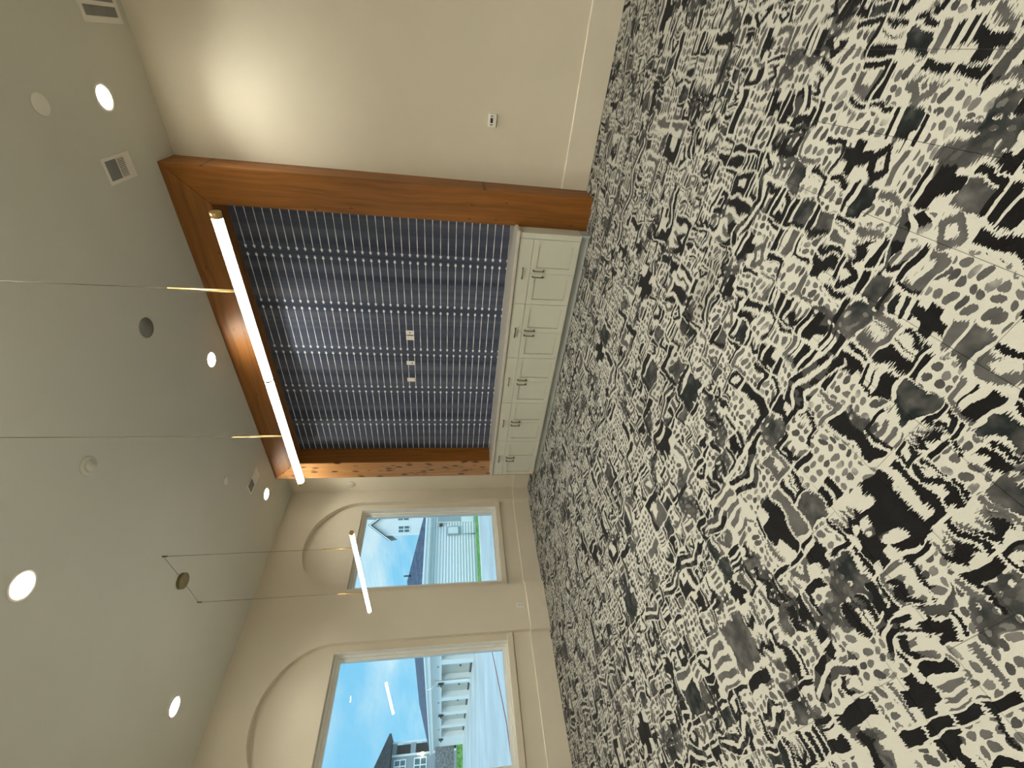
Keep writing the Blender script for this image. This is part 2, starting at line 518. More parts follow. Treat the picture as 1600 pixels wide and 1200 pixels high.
# windows
for n, (w0, w1) in enumerate(WINS):
    wo = empty('window_%d' % (n+1), (-0.25, (w0+w1)/2, ZW0),
               ['picture window nearest the wood portal', 'picture window cut by the photo edge'][n] + ' set in an arched niche', 'window')
    wo['kind'] = 'structure'
    yc = (w0+w1)/2
    def fr(name, d0, d1, t, o, mat, par):
        """rectangular frame ring inset o from the opening, width t, depth x d0..d1 (local)"""
        a, b_, z0, z1 = w0-yc+o, w1-yc-o, o, ZW1-ZW0-o
        f = MB()
        f.prism([(a,z0),(b_,z0),(b_,z0+t),(a,z0+t)], 0, d0, d1)
        f.prism([(a,z1-t),(b_,z1-t),(b_,z1),(a,z1)], 0, d0, d1)
        f.prism([(a,z0+t),(a+t,z0+t),(a+t,z1-t),(a,z1-t)], 0, d0, d1)
        f.prism([(b_-t,z0+t),(b_,z0+t),(b_,z1-t),(b_-t,z1-t)], 0, d0, d1)
        return f.build(name, mat, par)
    fo = fr('window_frame', -0.05, 0.045, 0.038, 0.001, M['vinyl'], wo)
    sa = fr('sash', -0.045, 0.018, 0.045, 0.040, M['vinyl'], wo)
    jl = MB()  # added pale strips: daylight on the jambs put into colour
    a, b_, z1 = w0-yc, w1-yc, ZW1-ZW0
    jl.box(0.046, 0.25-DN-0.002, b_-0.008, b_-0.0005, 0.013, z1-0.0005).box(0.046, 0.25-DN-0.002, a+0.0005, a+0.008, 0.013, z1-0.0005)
    jl.build('daylight_strip', M['reveal_light'], wo)
    g = 0.083
    MB().box(-0.012, -0.006, w0-yc+g, w1-yc-g, g, ZW1-ZW0-g).build('pane', M['glass'], wo)
    lt = MB().box(0.045, 0.058, w1-yc-0.034, w1-yc-0.009, 0.13, 0.24).box(0.058, 0.066, w1-yc-0.022, w1-yc-0.012, 0.15, 0.20)
    lt.build('latch', M['white'], wo, 0.002)
    # sill board and apron across the niche
    na, nb = NICHES[n]
    tr = MB().box(-DN-0.16, -DN, w0+0.001, w1-0.001, ZW0, ZW0+0.012).box(-DN, -DN+0.022, na+0.001, nb-0.001, 0.612, ZW0+0.012)
    tag(tr.build('trim_%d' % (n+1), M['trim'], None, 0.003),
        ['painted sill board below the window nearest the wood portal', 'painted sill board below the window at the photo edge'][n],
        'window sill', kind='structure')

# baseboards (proud of the wall, eased top edge)
def bb_run(mb, p0, p1, nrm, t=0.018):
    (x0, y0), (x1, y1) = p0, p1
    c = 0.006
    prof = [(0, 0), (t, 0), (t, BB-c), (t-c, BB), (0, BB)]
    vs = []
    for (bx, by) in ((x0, y0), (x1, y1)):
        for (d, z) in prof: vs.append((bx+nrm[0]*d, by+nrm[1]*d, z))
    n = 5
    mb.add(vs, [tuple(range(n)), tuple(range(2*n-1, n-1, -1))] + [(i, i+n, (i+1) % n+n, (i+1) % n) for i in range(n)])
bbm = MB()
for i in range(0, len(edges), 2):
    bb_run(bbm, (0, edges[i+1]), (0, edges[i]), (1, 0))
for (ya, yb) in NICHES:
    bb_run(bbm, (-DN, ya), (-DN, yb), (1, 0))
    bb_run(bbm, (-DN, yb), (0.018, yb), (0, -1)); bb_run(bbm, (-DN, ya), (0.018, ya), (0, 1))
tag(bbm.build('baseboard_left', M['trim']), 'tall cream baseboard stepping in and out of the window niches', 'baseboard', kind='structure')
bbm = MB(); bb_run(bbm, (5.922, 0), (XE, 0), (0, -1)); bb_run(bbm, (0.0, 0), (0.842, 0), (0, -1))
tag(bbm.build('baseboard_feature', M['trim']), 'tall cream baseboard at either side of the wood portal', 'baseboard', kind='structure')

# ------------------------------------------------------------------ wood portal
XR, XRI, XL, XLI, DP, ZH = 5.921, 5.530, 0.842, 1.235, 0.350, 4.302
po = empty('wood_portal', (3.38, -0.175, 0), 'stained wood portal framing the navy wallpaper, up to the ceiling', 'door frame')
po['category'] = 'portal'
def rel(mb, o):
    l = o.location; mb.v = [(x-l[0], y-l[1], z-l[2]) for x, y, z in mb.v]; return mb
g = 0.0012
cr = rel(MB().prism([(XR, 0), (XR, ZC-0.001), (XRI, ZH-g), (XRI, 0)], 1, -DP, -0.0005), po).build('column', M['wood_v'], po, 0.004)
cr['label'] = 'right wooden post in warm brown stain'
clf = rel(MB().prism([(XL, 0), (XL, ZC-0.001), (XLI, ZH-g), (XLI, 0)], 1, -DP+0.0222, -0.0005), po).build('column', M['wood_v'], po, 0.002)
clf['label'] = 'left wooden post with a knotty face board'
rel(MB().prism([(XL, 0), (XL, ZC-0.001), (XLI, ZH-g), (XLI, 0)], 1, -DP, -DP+0.022), po).build('face_board', M['wood_k'], po, 0.002)['label'] = 'knotty face board, window light painted into its tone'
rel(MB().prism([(XL+g*2, ZC-0.001), (XR-g*2, ZC-0.001), (XRI-g*2, ZH), (XLI+g*2, ZH)], 1, -DP, -0.0005), po).build('header_beam', M['wood_h'], po, 0.004)

wp = MB().box(XLI, XRI, -0.004, -0.0005, 0.912, ZH-0.001).build('wallpaper', M['wallpaper'])
tag(wp, 'navy woven wallpaper with fine white threads and rows of white beads', 'wallpaper')

# ------------------------------------------------------------------ cabinets
YF = -0.560
CABX = [5.46 - 0.87*i for i in range(6)]
DG = 0.0026
def pull(par, c, vertical):
    h = 0.074
    def ax(t, d): return (c[0], c[1]-d, c[2]+t) if vertical else (c[0]+t, c[1]-d, c[2])
    b_ = MB().tube([ax(-h, 0.030), ax(-h*0.4, 0.033), ax(h*0.4, 0.033), ax(h, 0.030)], 0.0068, 8)
    for s in (-1, 1):
        b_.tube([ax(s*h*0.88, -0.001), ax(s*h*0.88, 0.031)], 0.0085, 8)
    return b_.build('handle', M['bronze'], par)
def shaker(par, x0, x1, z0, z1, y, name):
    t = 0.02; w_ = 0.072
    o = MB()
    o.box(x0, x1, y, y+t, z0, z0+w_).box(x0, x1, y, y+t, z1-w_, z1).box(x0, x0+w_, y, y+t, z0+w_, z1-w_).box(x1-w_, x1, y, y+t, z0+w_, z1-w_)
    d = o.build(name, M['cab'], par)
    MB().prism([(x0+w_+0.003, z0+w_+0.003), (x1-w_-0.003, z0+w_+0.003), (x1-w_-0.003, z1-w_-0.003), (x0+w_+0.003, z1-w_-0.003)], 1, y+0.0125, y+0.0195).build('panel', M['cab'], d)
    return d
nth = ['first', 'second', 'third', 'fourth', 'fifth']
for i in range(5):
    x1, x0 = CABX[i], CABX[i+1]
    lab = ['sage base cabinet against the right wood post, with end filler strip', 'second sage base cabinet from the right wood post',
           'middle sage base cabinet of the row of five', 'second sage base cabinet from the knotty left post',
           'sage base cabinet at the left end, in front of the knotty post'][i]
    cb = empty('base_cabinet', ((x0+x1)/2, -0.28, 0), lab, 'cabinet', 'base cabinets under the wallpaper')
    L = lambda mb: rel(mb, cb)
    bx1 = 5.5285 if i == 0 else x1 - 0.0005
    yb_ = YF + 0.021
    if i == 4: pts = [(x0, yb_), (bx1, yb_), (bx1, -0.006), (XLI+0.002, -0.006), (XLI+0.002, -DP-0.002), (x0, -DP-0.002)]
    else: pts = [(x0, yb_), (bx1, yb_), (bx1, -0.006), (x0, -0.006)]
    L(MB().prism(pts, 2, 0.105, 0.869)).build('body', M['cab'], cb)
    L(MB().box(x0 + (0.0 if i < 4 else 0.0), bx1, YF+0.060, YF+0.078, 0.0, 0.1045)).build('toe_kick', M['kick'], cb)
    if i == 0:
        L(MB().box(x1+0.002, 5.5285, YF, YF+0.0205, 0.105, 0.869)).build('filler_strip', M['cab'], cb, 0.002)
        L(MB().box(5.505, 5.5285, YF+0.0211, -DP-0.003, 0.0, 0.1045)).build('end_panel', M['kick'], cb)
    dr = L(MB().box(x0+DG, x1-DG, YF, YF+0.02, 0.692, 0.862)).build('drawer', M['cab'], cb, 0.002)
    xm = (x0+x1)/2
    lo = cb.location
    pull(dr, (xm-lo[0], YF-lo[1], 0.785-lo[2]), False)
    for s in (-1, 1):
        a, b_ = (x0+DG, xm-DG*0.7) if s < 0 else (xm+DG*0.7, x1-DG)
        d = shaker(cb, a-lo[0], b_-lo[0], 0.112, 0.688, YF-lo[1], 'door')
        pull(d, (xm + s*0.040 - lo[0], YF-lo[1], 0.585), True)
ct = MB().prism([(1.096, YF-0.026), (5.552, YF-0.026), (5.552, -DP-0.0015), (XRI-0.001, -DP-0.0015), (XRI-0.001, -0.0045),
                 (XLI+0.001, -0.0045), (XLI+0.001, -DP-0.0015), (1.096, -DP-0.0015)], 2, 0.870, 0.910).build('countertop', M['counter'], None, 0.003)
tag(ct, 'long polished pale stone countertop over the sage cabinets', 'countertop')

# ------------------------------------------------------------------ wall plates and small devices
def wall_plate(x, z, kind, label):
    o = empty('outlet_plate', (x, -0.004, z), label, 'outlet', 'white plates on the wallpaper')
    MB().box(-0.037, 0.037, -0.006, 0.0, -0.060, 0.060).build('plate', M['white'], o, 0.003)
    if kind == 'port':
        MB().lathe([(0.0, 0.0085), (0.009, 0.0085), (0.011, 0.006), (0.011, 0.0)], (0, 0, 0), 1, 14, -1).build('port', M['darkplastic'], o)
    elif kind == 'duplex':
        for s in (-1, 1):
            f = MB().box(-0.017, 0.017, -0.0085, -0.005, s*0.022-0.014, s*0.022+0.014).build('socket', M['white'], o, 0.002)
            MB().box(-0.009, -0.006, -0.0092, -0.0083, s*0.022-0.006, s*0.022+0.006).box(0.006, 0.009, -0.0092, -0.0083, s*0.022-0.006, s*0.022+0.006).build('slot', M['darkplastic'], f)
    elif kind == 'low':
        MB().box(-0.010, 0.010, -0.009, -0.005, -0.035, -0.015).build('port', M['darkplastic'], o)
        MB().box(-0.012, 0.012, -0.008, -0.005, 0.008, 0.035).build('jack', M['white'], o, 0.001)
    else:
        MB().box(-0.017, 0.017, -0.008, -0.005, -0.034, 0.034).build('insert', M['white'], o, 0.002)
    return o
wall_plate(3.748, 2.268, 'port', 'white plate with one dark round port, right plate of the close pair')
wall_plate(3.655, 2.268, 'duplex', 'white duplex outlet plate, left plate of the close pair')
wall_plate(3.190, 2.283, 'low', 'white plate with a dark low jack, between the pair and the blank plate')
wall_plate(2.855, 2.288, 'blank', 'white plate with a plain insert, leftmost of the four on the wallpaper')
o = empty('outlet_plate', (0.0, -2.41, 0.447), 'cream duplex outlet low on the pier between the windows', 'outlet')
MB().box(0.0005, 0.009, -0.045, 0.045, -0.062, 0.062).build('plate', M['white'], o, 0.003)
for s in (-1, 1):
    f = MB().box(0.008, 0.0115, -0.017, 0.017, s*0.022-0.014, s*0.022+0.014).build('socket', M['trim'], o, 0.002)
    MB().box(0.0112, 0.0120, -0.009, -0.006, s*0.022-0.006, s*0.022+0.006).box(0.0112, 0.0120, 0.006, 0.009, s*0.022-0.006, s*0.022+0.006).build('slot', M['darkplastic'], f)

o = empty('thermostat', (6.565, -0.0005, 1.243), 'small white thermostat with dark screen on the right wall', 'thermostat')
MB().box(-0.066, 0.066, -0.024, 0.0, -0.045, 0.045).build('case', M['white'], o, 0.004)
MB().box(-0.024, 0.024, -0.0252, -0.0235, -0.006, 0.022).build('screen', M['darkplastic'], o)
for s in (-1, 1):
    MB().box(s*0.042-0.006, s*0.042+0.006, -0.0265, -0.0235, -0.006, 0.022).build('button', M['grille'], o, 0.001)

o = empty('smoke_detector', (0.205, -0.0005, 3.56), 'round white detector high on the wall strip beside the knotty post', 'smoke detector')
MB().lathe([(0.0, 0.0), (0.080, 0.0), (0.080, 0.012), (0.072, 0.018), (0.0, 0.018)], (0, 0, 0), 1, 32, -1).build('base', M['trim'], o)
MB().lathe([(0.050, 0.0175), (0.048, 0.027), (0.038, 0.031), (0.0, 0.031)], (0, 0, 0), 1, 32, -1).build('dome', M['trim'], o)

# ------------------------------------------------------------------ ceiling fixtures
def ceiling_disc(name, x, y, r, label, cat, style):
    o = empty(name, (x, y, ZC-0.0005), label, cat)
    if style == 'cover':
        MB().lathe([(0.0, 0.012), (r*0.93, 0.012), (r, 0.009), (r, 0.0)], (0, 0, 0), 2, 32, -1).build('cover', M['white'], o)
    elif style == 'detector':
        MB().lathe([(0.0, 0.014), (r*0.92, 0.014), (r, 0.008), (r, 0.0)], (0, 0, 0), 2, 32, -1).build('base', M['ceil'], o)
        MB().lathe([(0.0, 0.034), (r*0.5, 0.030), (r*0.62, 0.014)], (0, 0, 0), 2, 32, -1).build('dome', M['ceil'], o)
    else:
        MB().lathe([(0.0, 0.004), (r*0.88, 0.004), (r*0.88, 0.0)], (0, 0, 0), 2, 40, -1).build('grille', M['grille'], o)
        MB().lathe([(r*0.885, 0.0), (r*0.885, 0.006), (r, 0.004), (r, 0.0)], (0, 0, 0), 2, 40, -1).build('rim', M['ceil'], o)
    return o
ceiling_disc('sprinkler_cover', 6.509, -1.469, 0.075, 'flat round white sprinkler cover near the right downlight', 'sprinkler', 'cover')
ceiling_disc('smoke_detector', 4.057, -2.812, 0.085, 'round white smoke detector in the middle of the ceiling', 'smoke detector', 'detector')
ceiling_disc('sprinkler_cover', 2.164, -1.449, 0.060, 'small round white sprinkler cover near the left ceiling vent', 'sprinkler', 'cover')
ceiling_disc('ceiling_speaker', 4.634, -1.513, 0.118, 'round grey flush ceiling speaker with mesh grille', 'speaker', 'speaker')

def beam(name, watts):
    l = bpy.data.lights.new(name, 'SPOT')
    l.energy = watts; l.spot_size = math.radians(125); l.spot_blend = 1.0
    l.shadow_soft_size = 0.08; l.color = (1.0, 0.985, 0.87)
    return l
BEAM, BEAM_WALL = beam('downlight_beam', BEAM_W), beam('wall_row_beam', BEAM_WALL_W)
def downlight(x, y, label, group):
    o = empty('downlight', (x, y, ZC), label, 'light', group)
    MB().lathe([(0.086, -0.006), (0.086, 0.004), (0.108, 0.006), (0.112, 0.0005)], (0, 0, 0), 2, 40, -1).build('trim_ring', M['white'], o)
    MB().lathe([(0.0, 0.003), (0.086, 0.003)], (0, 0, 0), 2, 40, -1).build('lens', M['down'], o)
    lo_ = bpy.data.objects.new('beam', BEAM_WALL if (y > -1.5 or x < 1.5) else BEAM); COL.objects.link(lo_); lo_.parent = o; lo_.location = (0, 0, -0.012)
G = 'recessed downlights'
downlight(6.498, -0.745, 'lit recessed downlight nearest the top right wall, beside the vent', G)
downlight(3.705, -0.750, 'lit recessed downlight above the middle of the wood header', G)
downlight(0.941, -0.751, 'lit recessed downlight in the far corner by the left vent', G)
downlight(3.799, -3.703, 'lit recessed downlight at the photo edge, largest in view', G)
downlight(0.990, -3.703, 'lit recessed downlight above the cut-off window', G)
for (x, y) in ((6.55, -3.70), (9.3, -0.75), (9.3, -3.70), (1.0, -6.6), (3.8, -6.6), (6.55, -6.6), (9.3, -6.6)):  # unseen downlights added for the light they give the room
    downlight(x, y, 'lit recessed downlight, unseen, added for room light', G)

def register(x, y, sx, sy, label):
    """ceiling supply register: frame plate, two louvre banks"""
    o = empty('ceiling_vent', (x, y, ZC), label, 'vent', 'ceiling supply vents')
    hx, hy = sx/2, sy/2
    f = MB(); t = 0.028
    zf = -0.008
    ox, oy = hx-t, hy-t
    f.box(-hx, hx, -hy, -oy, zf, -0.0005).box(-hx, hx, oy, hy, zf, -0.0005).box(-hx, -ox, -oy, oy, zf, -0.0005).box(ox, hx, -oy, oy, zf, -0.0005)
    f.box(-ox, ox, -0.012, 0.0, zf, -0.0005).box(-ox, ox, oy*0.62, oy, zf, -0.0005)
    f.build('frame', M['white'], o, 0.002)
    MB().box(-ox, ox, -oy, oy, -0.0012, -0.0004).build('duct_shade', M['ventdark'], o)  # flat dark plate paints in the shade of the duct opening
    n = 9
    for k in range(n):
        yy = -oy + (oy-0.012)*(k+0.5)/n
        MB().prism([(yy-0.004, -0.0015), (yy-0.003, -0.0015), (yy+0.005, -0.009), (yy+0.004, -0.009)], 0, -ox, ox).build('slat', M['grille'], o)
    n = 12
    for k in range(n):
        xx = -ox + 2*ox*(k+0.5)/n
        MB().box(xx-0.0028, xx+0.0028, 0.0, oy*0.62, -0.009, -0.0015).build('slat', M['white'], o)
    return o
register(5.975, -0.930, 0.215, 0.385, 'white ceiling vent with louvres above the right wood post')
register(1.510, -0.930, 0.215, 0.385, 'white ceiling vent with louvres above the far left corner')

o = empty('return_air_grille', (7.335, -0.352, ZC), 'large white framed return grille at the corner of ceiling and right wall', 'vent')
f = MB(); hx, hy, t = 0.328, 0.262, 0.045
f.box(-hx, hx, -hy, -hy+t, -0.010, -0.0005).box(-hx, hx, hy-t, hy, -0.010, -0.0005).box(-hx, -hx+t, -hy+t, hy-t, -0.010, -0.0005).box(hx-t, hx, -hy+t, hy-t, -0.010, -0.0005)
f.box(-hx+t+0.070, -hx+t+0.100, -hy+t, hy-t, -0.010, -0.0005)
f.box(hx-t-0.100, hx-t-0.070, -hy+t, hy-t, -0.010, -0.0005)
f.build('frame', M['white'], o, 0.003)
MB().box(-hx+t, hx-t, -hy+t, hy-t, -0.003, -0.0008).build('filter', plain('filter_grey', (0.46, 0.45, 0.40), 0.8), o)
for k in range(30):
    yy = -hy+t + (2*hy-2*t)*(k+0.5)/30
    MB().box(-hx+t, hx-t, yy-0.001, yy+0.001, -0.007, -0.003).build('slat', M['grille'], o)

# ------------------------------------------------------------------ linear pendants
def pendant(xc, y, z, label):
    LEN, r = 1.90, 0.0225
    o = empty('linear_pendant', (xc, y, z), label, 'pendant light', 'linear tube pendants')
    h = LEN/2
    # two diffuser tubes with a thin joint, brass spine along the top, brass end caps
    for s in (-1, 1):
        a, b_ = (0.003, h-0.028) if s > 0 else (-h+0.028, -0.003)
        vs = []; n = 24; fs = []
        MB().tube([(a, 0, 0), (b_, 0, 0)], r, 24, False).build('diffuser', M['glow'], o)
        MB().tube([(s*(h-0.028), 0, 0), (s*h, 0, 0)], r+0.001, 24).build('end_cap', M['brass'], o)
    MB().tube([(-0.005, 0, 0), (0.005, 0, 0)], r+0.0018, 24).build('joint', M['cable'], o)
    MB().box(-h+0.02, h-0.02, 0.010, 0.027, 0.004, 0.020).build('spine', M['brass'], o, 0.003)
    for s in (-1, 1):
        xs = s*0.53
        path = [(xs, 0.022, 0.012)]
        for k in range(7):
            a = math.pi/2*k/6
            path.append((xs, 0.034 + 0.03*math.sin(a), 0.012 + 0.03*(1-math.cos(a))))
        path.append((xs, 0.064, 0.37))
        MB().tube(path, 0.0075, 10).build('stem', M['brass'], o)
        ctop = ZC - z
        MB().tube([(xs, 0.064, 0.365), (xs, 0.060, ctop-0.010)], 0.0022, 6).build('cable', M['cable'], o)
        MB().tube([(xs, 0.060, ctop-0.050), (xs, 0.060, ctop-0.0005)], 0.0085, 10).build('ceiling_anchor', M['cable'], o)
        MB().tube([(s*0.075, 0.060, ctop-0.022), (xs, 0.060, ctop-0.012)], 0.0022, 6).build('feed_cable', M['cable'], o)
    MB().lathe([(0.0, 0.042), (0.084, 0.042), (0.088, 0.038), (0.088, 0.0005)], (0, 0.060, ZC-z), 2, 40, -1).build('canopy', M['antique'], o, 0.0)
    return o
pendant(2.024, -2.840, 2.690, 'lit brass linear tube pendant hanging in front of the windows')
pendant(5.520, -3.455, 2.722, 'lit brass linear tube pendant hanging nearer the camera, across the wood header')

# ------------------------------------------------------------------ outside
ZG = -0.40
M['concrete'] = plain('pale_concrete', (0.62, 0.63, 0.60), 0.85, vary=0.10, scale=0.35, bumps=(30, 0.2, 0.01))
M['siding'] = plain('white_siding', (0.74, 0.76, 0.74), 0.55, vary=0.01)
M['extwhite'] = plain('white_exterior_trim', (0.80, 0.82, 0.80), 0.5, vary=0.01)
M['roof'] = plain('slate_blue_shingles', (0.085, 0.105, 0.15), 0.8, vary=0.25, scale=3.0, bumps=(18, 0.5, 0.02))
M['door'] = plain('beige_garage_door', (0.47, 0.46, 0.40), 0.55, vary=0.04, scale=1.0)
M['extdark'] = plain('dark_rubber', (0.05, 0.05, 0.05), 0.6)
M['grey_siding'] = plain('grey_siding', (0.30, 0.335, 0.37), 0.6, vary=0.03)
M['darkroof'] = plain('charcoal_shingles', (0.055, 0.062, 0.07), 0.8, vary=0.2, scale=4)
M['extglass'] = plain('dark_window_glass', (0.10, 0.17, 0.18), 0.08, vary=0.2)
M['fence'] = plain('weathered_fence_wood', (0.20, 0.205, 0.21), 0.8, vary=0.3, scale=5)
M['grass'] = plain('lawn_green', (0.16, 0.40, 0.09), 0.9, vary=0.4, scale=4, bumps=(40, 0.8, 0.05))
M['meter'] = plain('grey_utility_box', (0.30, 0.36, 0.36), 0.5)
M['warm_glow'] = emitter('bulb_glow', (1.0, 0.86, 0.62), 6.0)
M['hose'] = plain('red_hose', (0.45, 0.12, 0.10), 0.6)

tag(MB().box(-90, -0.33, -60, 70, ZG-0.2, ZG).build('concrete_drive', M['concrete']), 'pale concrete drive outside the windows', 'driveway', kind='structure')

# long white garage building, hip-roofed
BX, BY = -18.32, 5.87           # near corner
BX2, BY2 = -51.0, 12.05
EZ0, EZ1 = 2.78, 3.06           # fascia
gb = empty('garage_building', (BX, BY, ZG), 'long white garage building with a row of bays and grey roof', 'building')
def GL(mb): return rel(mb, gb)
# side wall with lap siding (faces the room)
sm = MB(); nlap = 15; ztop = 2.62
for k in range(nlap):
    z0 = ZG + 0.25 + (ztop-ZG-0.25)*k/nlap; z1 = ZG + 0.25 + (ztop-ZG-0.25)*(k+1)/nlap
    sm.prism([(BX+0.050, z0), (BX+0.050, z0+0.03), (BX+0.012, z1-0.028), (BX-0.03, z1-0.028), (BX-0.03, z1), (BX-0.05, z1), (BX-0.05, z0)], 1, BY, BY2)
sd = GL(sm).build('siding', M['siding'], gb); sd['kind'] = 'stuff'
GL(MB().box(BX-0.2, BX-0.04, BY+0.2, BY2, ZG, EZ0)).build('wall', M['siding'], gb)
GL(MB().box(BX-0.05, BX+0.015, BY, BY2, ZG, ZG+0.25)).build('foundation', M['concrete'], gb)
GL(MB().box(BX-0.05, BX+0.45, BY-0.45, BY2, ztop+0.10, ztop+0.16)).build('soffit', M['siding'], gb)
GL(MB().box(BX-0.06, BX+0.02, BY, BY2, ztop, ztop+0.10)).build('frieze_board', M['extwhite'], gb)
GL(MB().box(BX+0.43, BX+0.47, BY-0.47, BY2, ztop+0.14, EZ1-0.06)).build('fascia', M['extwhite'], gb)
GL(MB().box(BX+0.47, BX+0.57, BY-0.57, BY2, EZ1-0.12, EZ1)).build('gutter', M['extwhite'], gb, 0.02)
# garage front: bays
NB = 8; x_first = BX - 1.15; pitch = 4.10; opw = 3.28
GL(MB().box(BX2, BX, BY, BY+0.15, 1.92, EZ0-0.12)).build('front_wall', M['siding'], gb)
GL(MB().box(BX2, BX, BY-0.45, BY+0.15, EZ0-0.12, EZ0-0.06)).build('soffit', M['siding'], gb)
GL(MB().box(BX2-0.3, BX+0.43, BY-0.47, BY-0.43, EZ0-0.13, EZ1-0.06)).build('fascia', M['extwhite'], gb)
GL(MB().box(BX2-0.3, BX+0.45, BY-0.57, BY-0.47, EZ1-0.12, EZ1)).build('gutter', M['extwhite'], gb, 0.02)
GL(MB().box(BX2, BX, BY-0.02, BY+0.02, 1.88, 2.02)).build('door_header', M['extwhite'], gb)
# opening right edges measured on the building: first full bay starts at BXo
BXo = -27.73
starts = [BXo + pitch*k for k in (2, 1, 0, -1, -2, -3, -4, -5)]
starts = [s for s in starts if s <= BX - 0.4 and s - opw > BX2 - 0.2]
prev = BX
for j, s in enumerate(starts):
    GL(MB().box(s, prev, BY-0.01, BY+0.45, ZG, 1.90)).build('pillar', M['extwhite'], gb)
    dz = BY + 0.42
    dd = GL(MB().box(s-opw, s, dz, dz+0.05, ZG+0.04, 1.90)).build('garage_door', M['door'], gb)
    ribs = MB()
    for k in range(1, 4):
        zr = ZG + 0.04 + (1.86-ZG)*k/4
        ribs.box(s-opw, s, dz-0.012, dz, zr-0.012, zr+0.012)
    GL(ribs).build('rib', M['door'], dd)
    GL(MB().box(s-opw/2-0.10, s-opw/2+0.10, dz-0.06, dz, 0.42, 0.54)).build('handle', M['extdark'], dd)
    GL(MB().box(s-opw, s, dz-0.03, dz+0.02, ZG, ZG+0.16)).build('seal', M['extdark'], dd)
    GL(MB().box(s-opw-0.04, s-opw+0.02, BY+0.0, BY+0.44, ZG, 1.90)).build('jamb', M['siding'], gb)
    GL(MB().box(s-0.5, s-0.25, BY-0.03, BY-0.01, 2.06, 2.20)).build('number_plate', M['meter'], gb)
    if j % 2 == 0:
        lx = s - opw - (pitch-opw)/2
        GL(MB().box(lx-0.10, lx+0.10, BY-0.30, BY-0.02, 1.86, 1.98).box(lx-0.06, lx+0.06, BY-0.18, BY-0.02, 1.70, 2.14)).build('wall_lamp', M['extdark'], gb, 0.02)
    prev = s - opw
GL(MB().box(BX2, prev, BY-0.01, BY+0.45, ZG, 1.90)).build('pillar', M['extwhite'], gb)
GL(MB().box(BX2-0.01, BX2+0.12, BY, BY2, ZG, EZ0)).build('end_wall', M['siding'], gb)
dsx = -30.9
GL(MB().tube([(dsx, BY-0.52, EZ1-0.10), (dsx, BY-0.50, EZ0-0.15), (dsx, BY-0.10, EZ0-0.45), (dsx, BY-0.08, ZG+0.25), (dsx, BY-0.35, ZG+0.08)], 0.06, 8)).build('downspout', M['extwhite'], gb)
# hip roof
rx0, rx1, ry0, ry1 = BX2-0.4, BX+0.55, BY-0.55, BY2+0.45
rise = 1.2; run = (ry1-ry0)/2
ridge_y = (ry0+ry1)/2
rm = MB().add([(rx0, ry0, EZ1-0.02), (rx1, ry0, EZ1-0.02), (rx1, ry1, EZ1-0.02), (rx0, ry1, EZ1-0.02),
               (rx0+run, ridge_y, EZ1+rise), (rx1-run, ridge_y, EZ1+rise)],
              [(0, 1, 5, 4), (1, 2, 5), (2, 3, 4, 5), (3, 0, 4), (0, 3, 2, 1)])
GL(rm).build('roof', M['roof'], gb)
GL(MB().tube([(-20.5, 8.83, 3.9), (-20.5, 8.83, 4.42)], 0.05, 8)).build('vent_pipe', M['extdark'], gb)

# things fixed to the siding
def sbox(name, y0, y1, z0, z1, d, mat, label, cat, extra=None):
    o = MB().box(BX+0.056, BX+d+0.05, y0, y1, z0, z1).build(name, mat, None, 0.01)
    return tag(o, label, cat)
o = empty('wall_vent', (BX+0.056, 11.55, 1.6), 'large grey louvred box on the white siding, at the window frame', 'vent')
MB().box(0, 0.10, -0.30, 0.32, -0.85, 0.72).build('case', M['extwhite'], o, 0.02)
for k in range(14):
    MB().box(0.098, 0.125, -0.27, 0.29, -0.80 + k*0.107, -0.80 + k*0.107 + 0.075).build('slat', M['meter'], o)
o = empty('utility_box', (BX+0.056, 10.58, 1.24), 'grey electric meter box with conduit on the white siding', 'utility box')
MB().box(0, 0.16, -0.30, 0.30, -0.39, 0.39).build('case', M['meter'], o, 0.02)
MB().box(0.158, 0.172, -0.24, 0.24, -0.33, 0.33).build('cover', M['siding'], o, 0.01)
MB().tube([(0.07, -0.26, -0.38), (0.07, -0.26, -1.48)], 0.03, 8).build('conduit', M['meter'], o)
o = empty('wall_lantern', (BX+0.062, 11.02, 2.03), 'black wall lantern above the meter box on the siding', 'wall lamp')
MB().prism([(-0.10, 0.12), (0.10, 0.12), (0.05, -0.10), (-0.05, -0.10)], 0, 0.06, 0.20).build('shade', M['extdark'], o)
MB().box(-0.01, 0.07, -0.04, 0.04, -0.03, 0.14).build('bracket', M['extdark'], o)
sbox('notice_board', 11.27, 11.70, -0.17, 0.72, 0.05, M['extwhite'], 'pale blank panel low on the siding under the louvred box', 'panel')

# lawn strips and kerb
tag(MB().prism([(BX+0.045, ZG), (BX+1.55, ZG), (BX+1.50, ZG+0.03), (BX+0.045, ZG+0.12)], 1, BY+0.2, BY2).build('grass_strip', M['grass']), 'thin grass strip along the foot of the white siding', 'grass', kind='stuff')
tag(MB().box(BX+1.58, BX+1.75, BY+0.0, BY2, ZG, ZG+0.04).build('kerb_strip', M['extwhite']), 'pale kerb between grass strip and drive', 'kerb')
tag(MB().box(-58, -52.2, -6, BY+1.2, ZG, ZG+0.55).build('grass_bank', M['grass']), 'green grass bank below the wooden fence', 'grass', kind='stuff')

# red hose line on the drive
hp = [(-16.5, 4.2, ZG+0.012), (-13.75, 1.81, ZG+0.012), (-12.0, 0.10, ZG+0.012), (-10.9, -1.0, ZG+0.012), (-10.2, -1.71, ZG+0.012), (-9.68, -2.77, ZG+0.012), (-9.1, -4.2, ZG+0.012)]
tag(MB().tube(hp, 0.018, 6).build('garden_hose', M['hose']), 'thin red hose line lying on the concrete drive', 'hose')

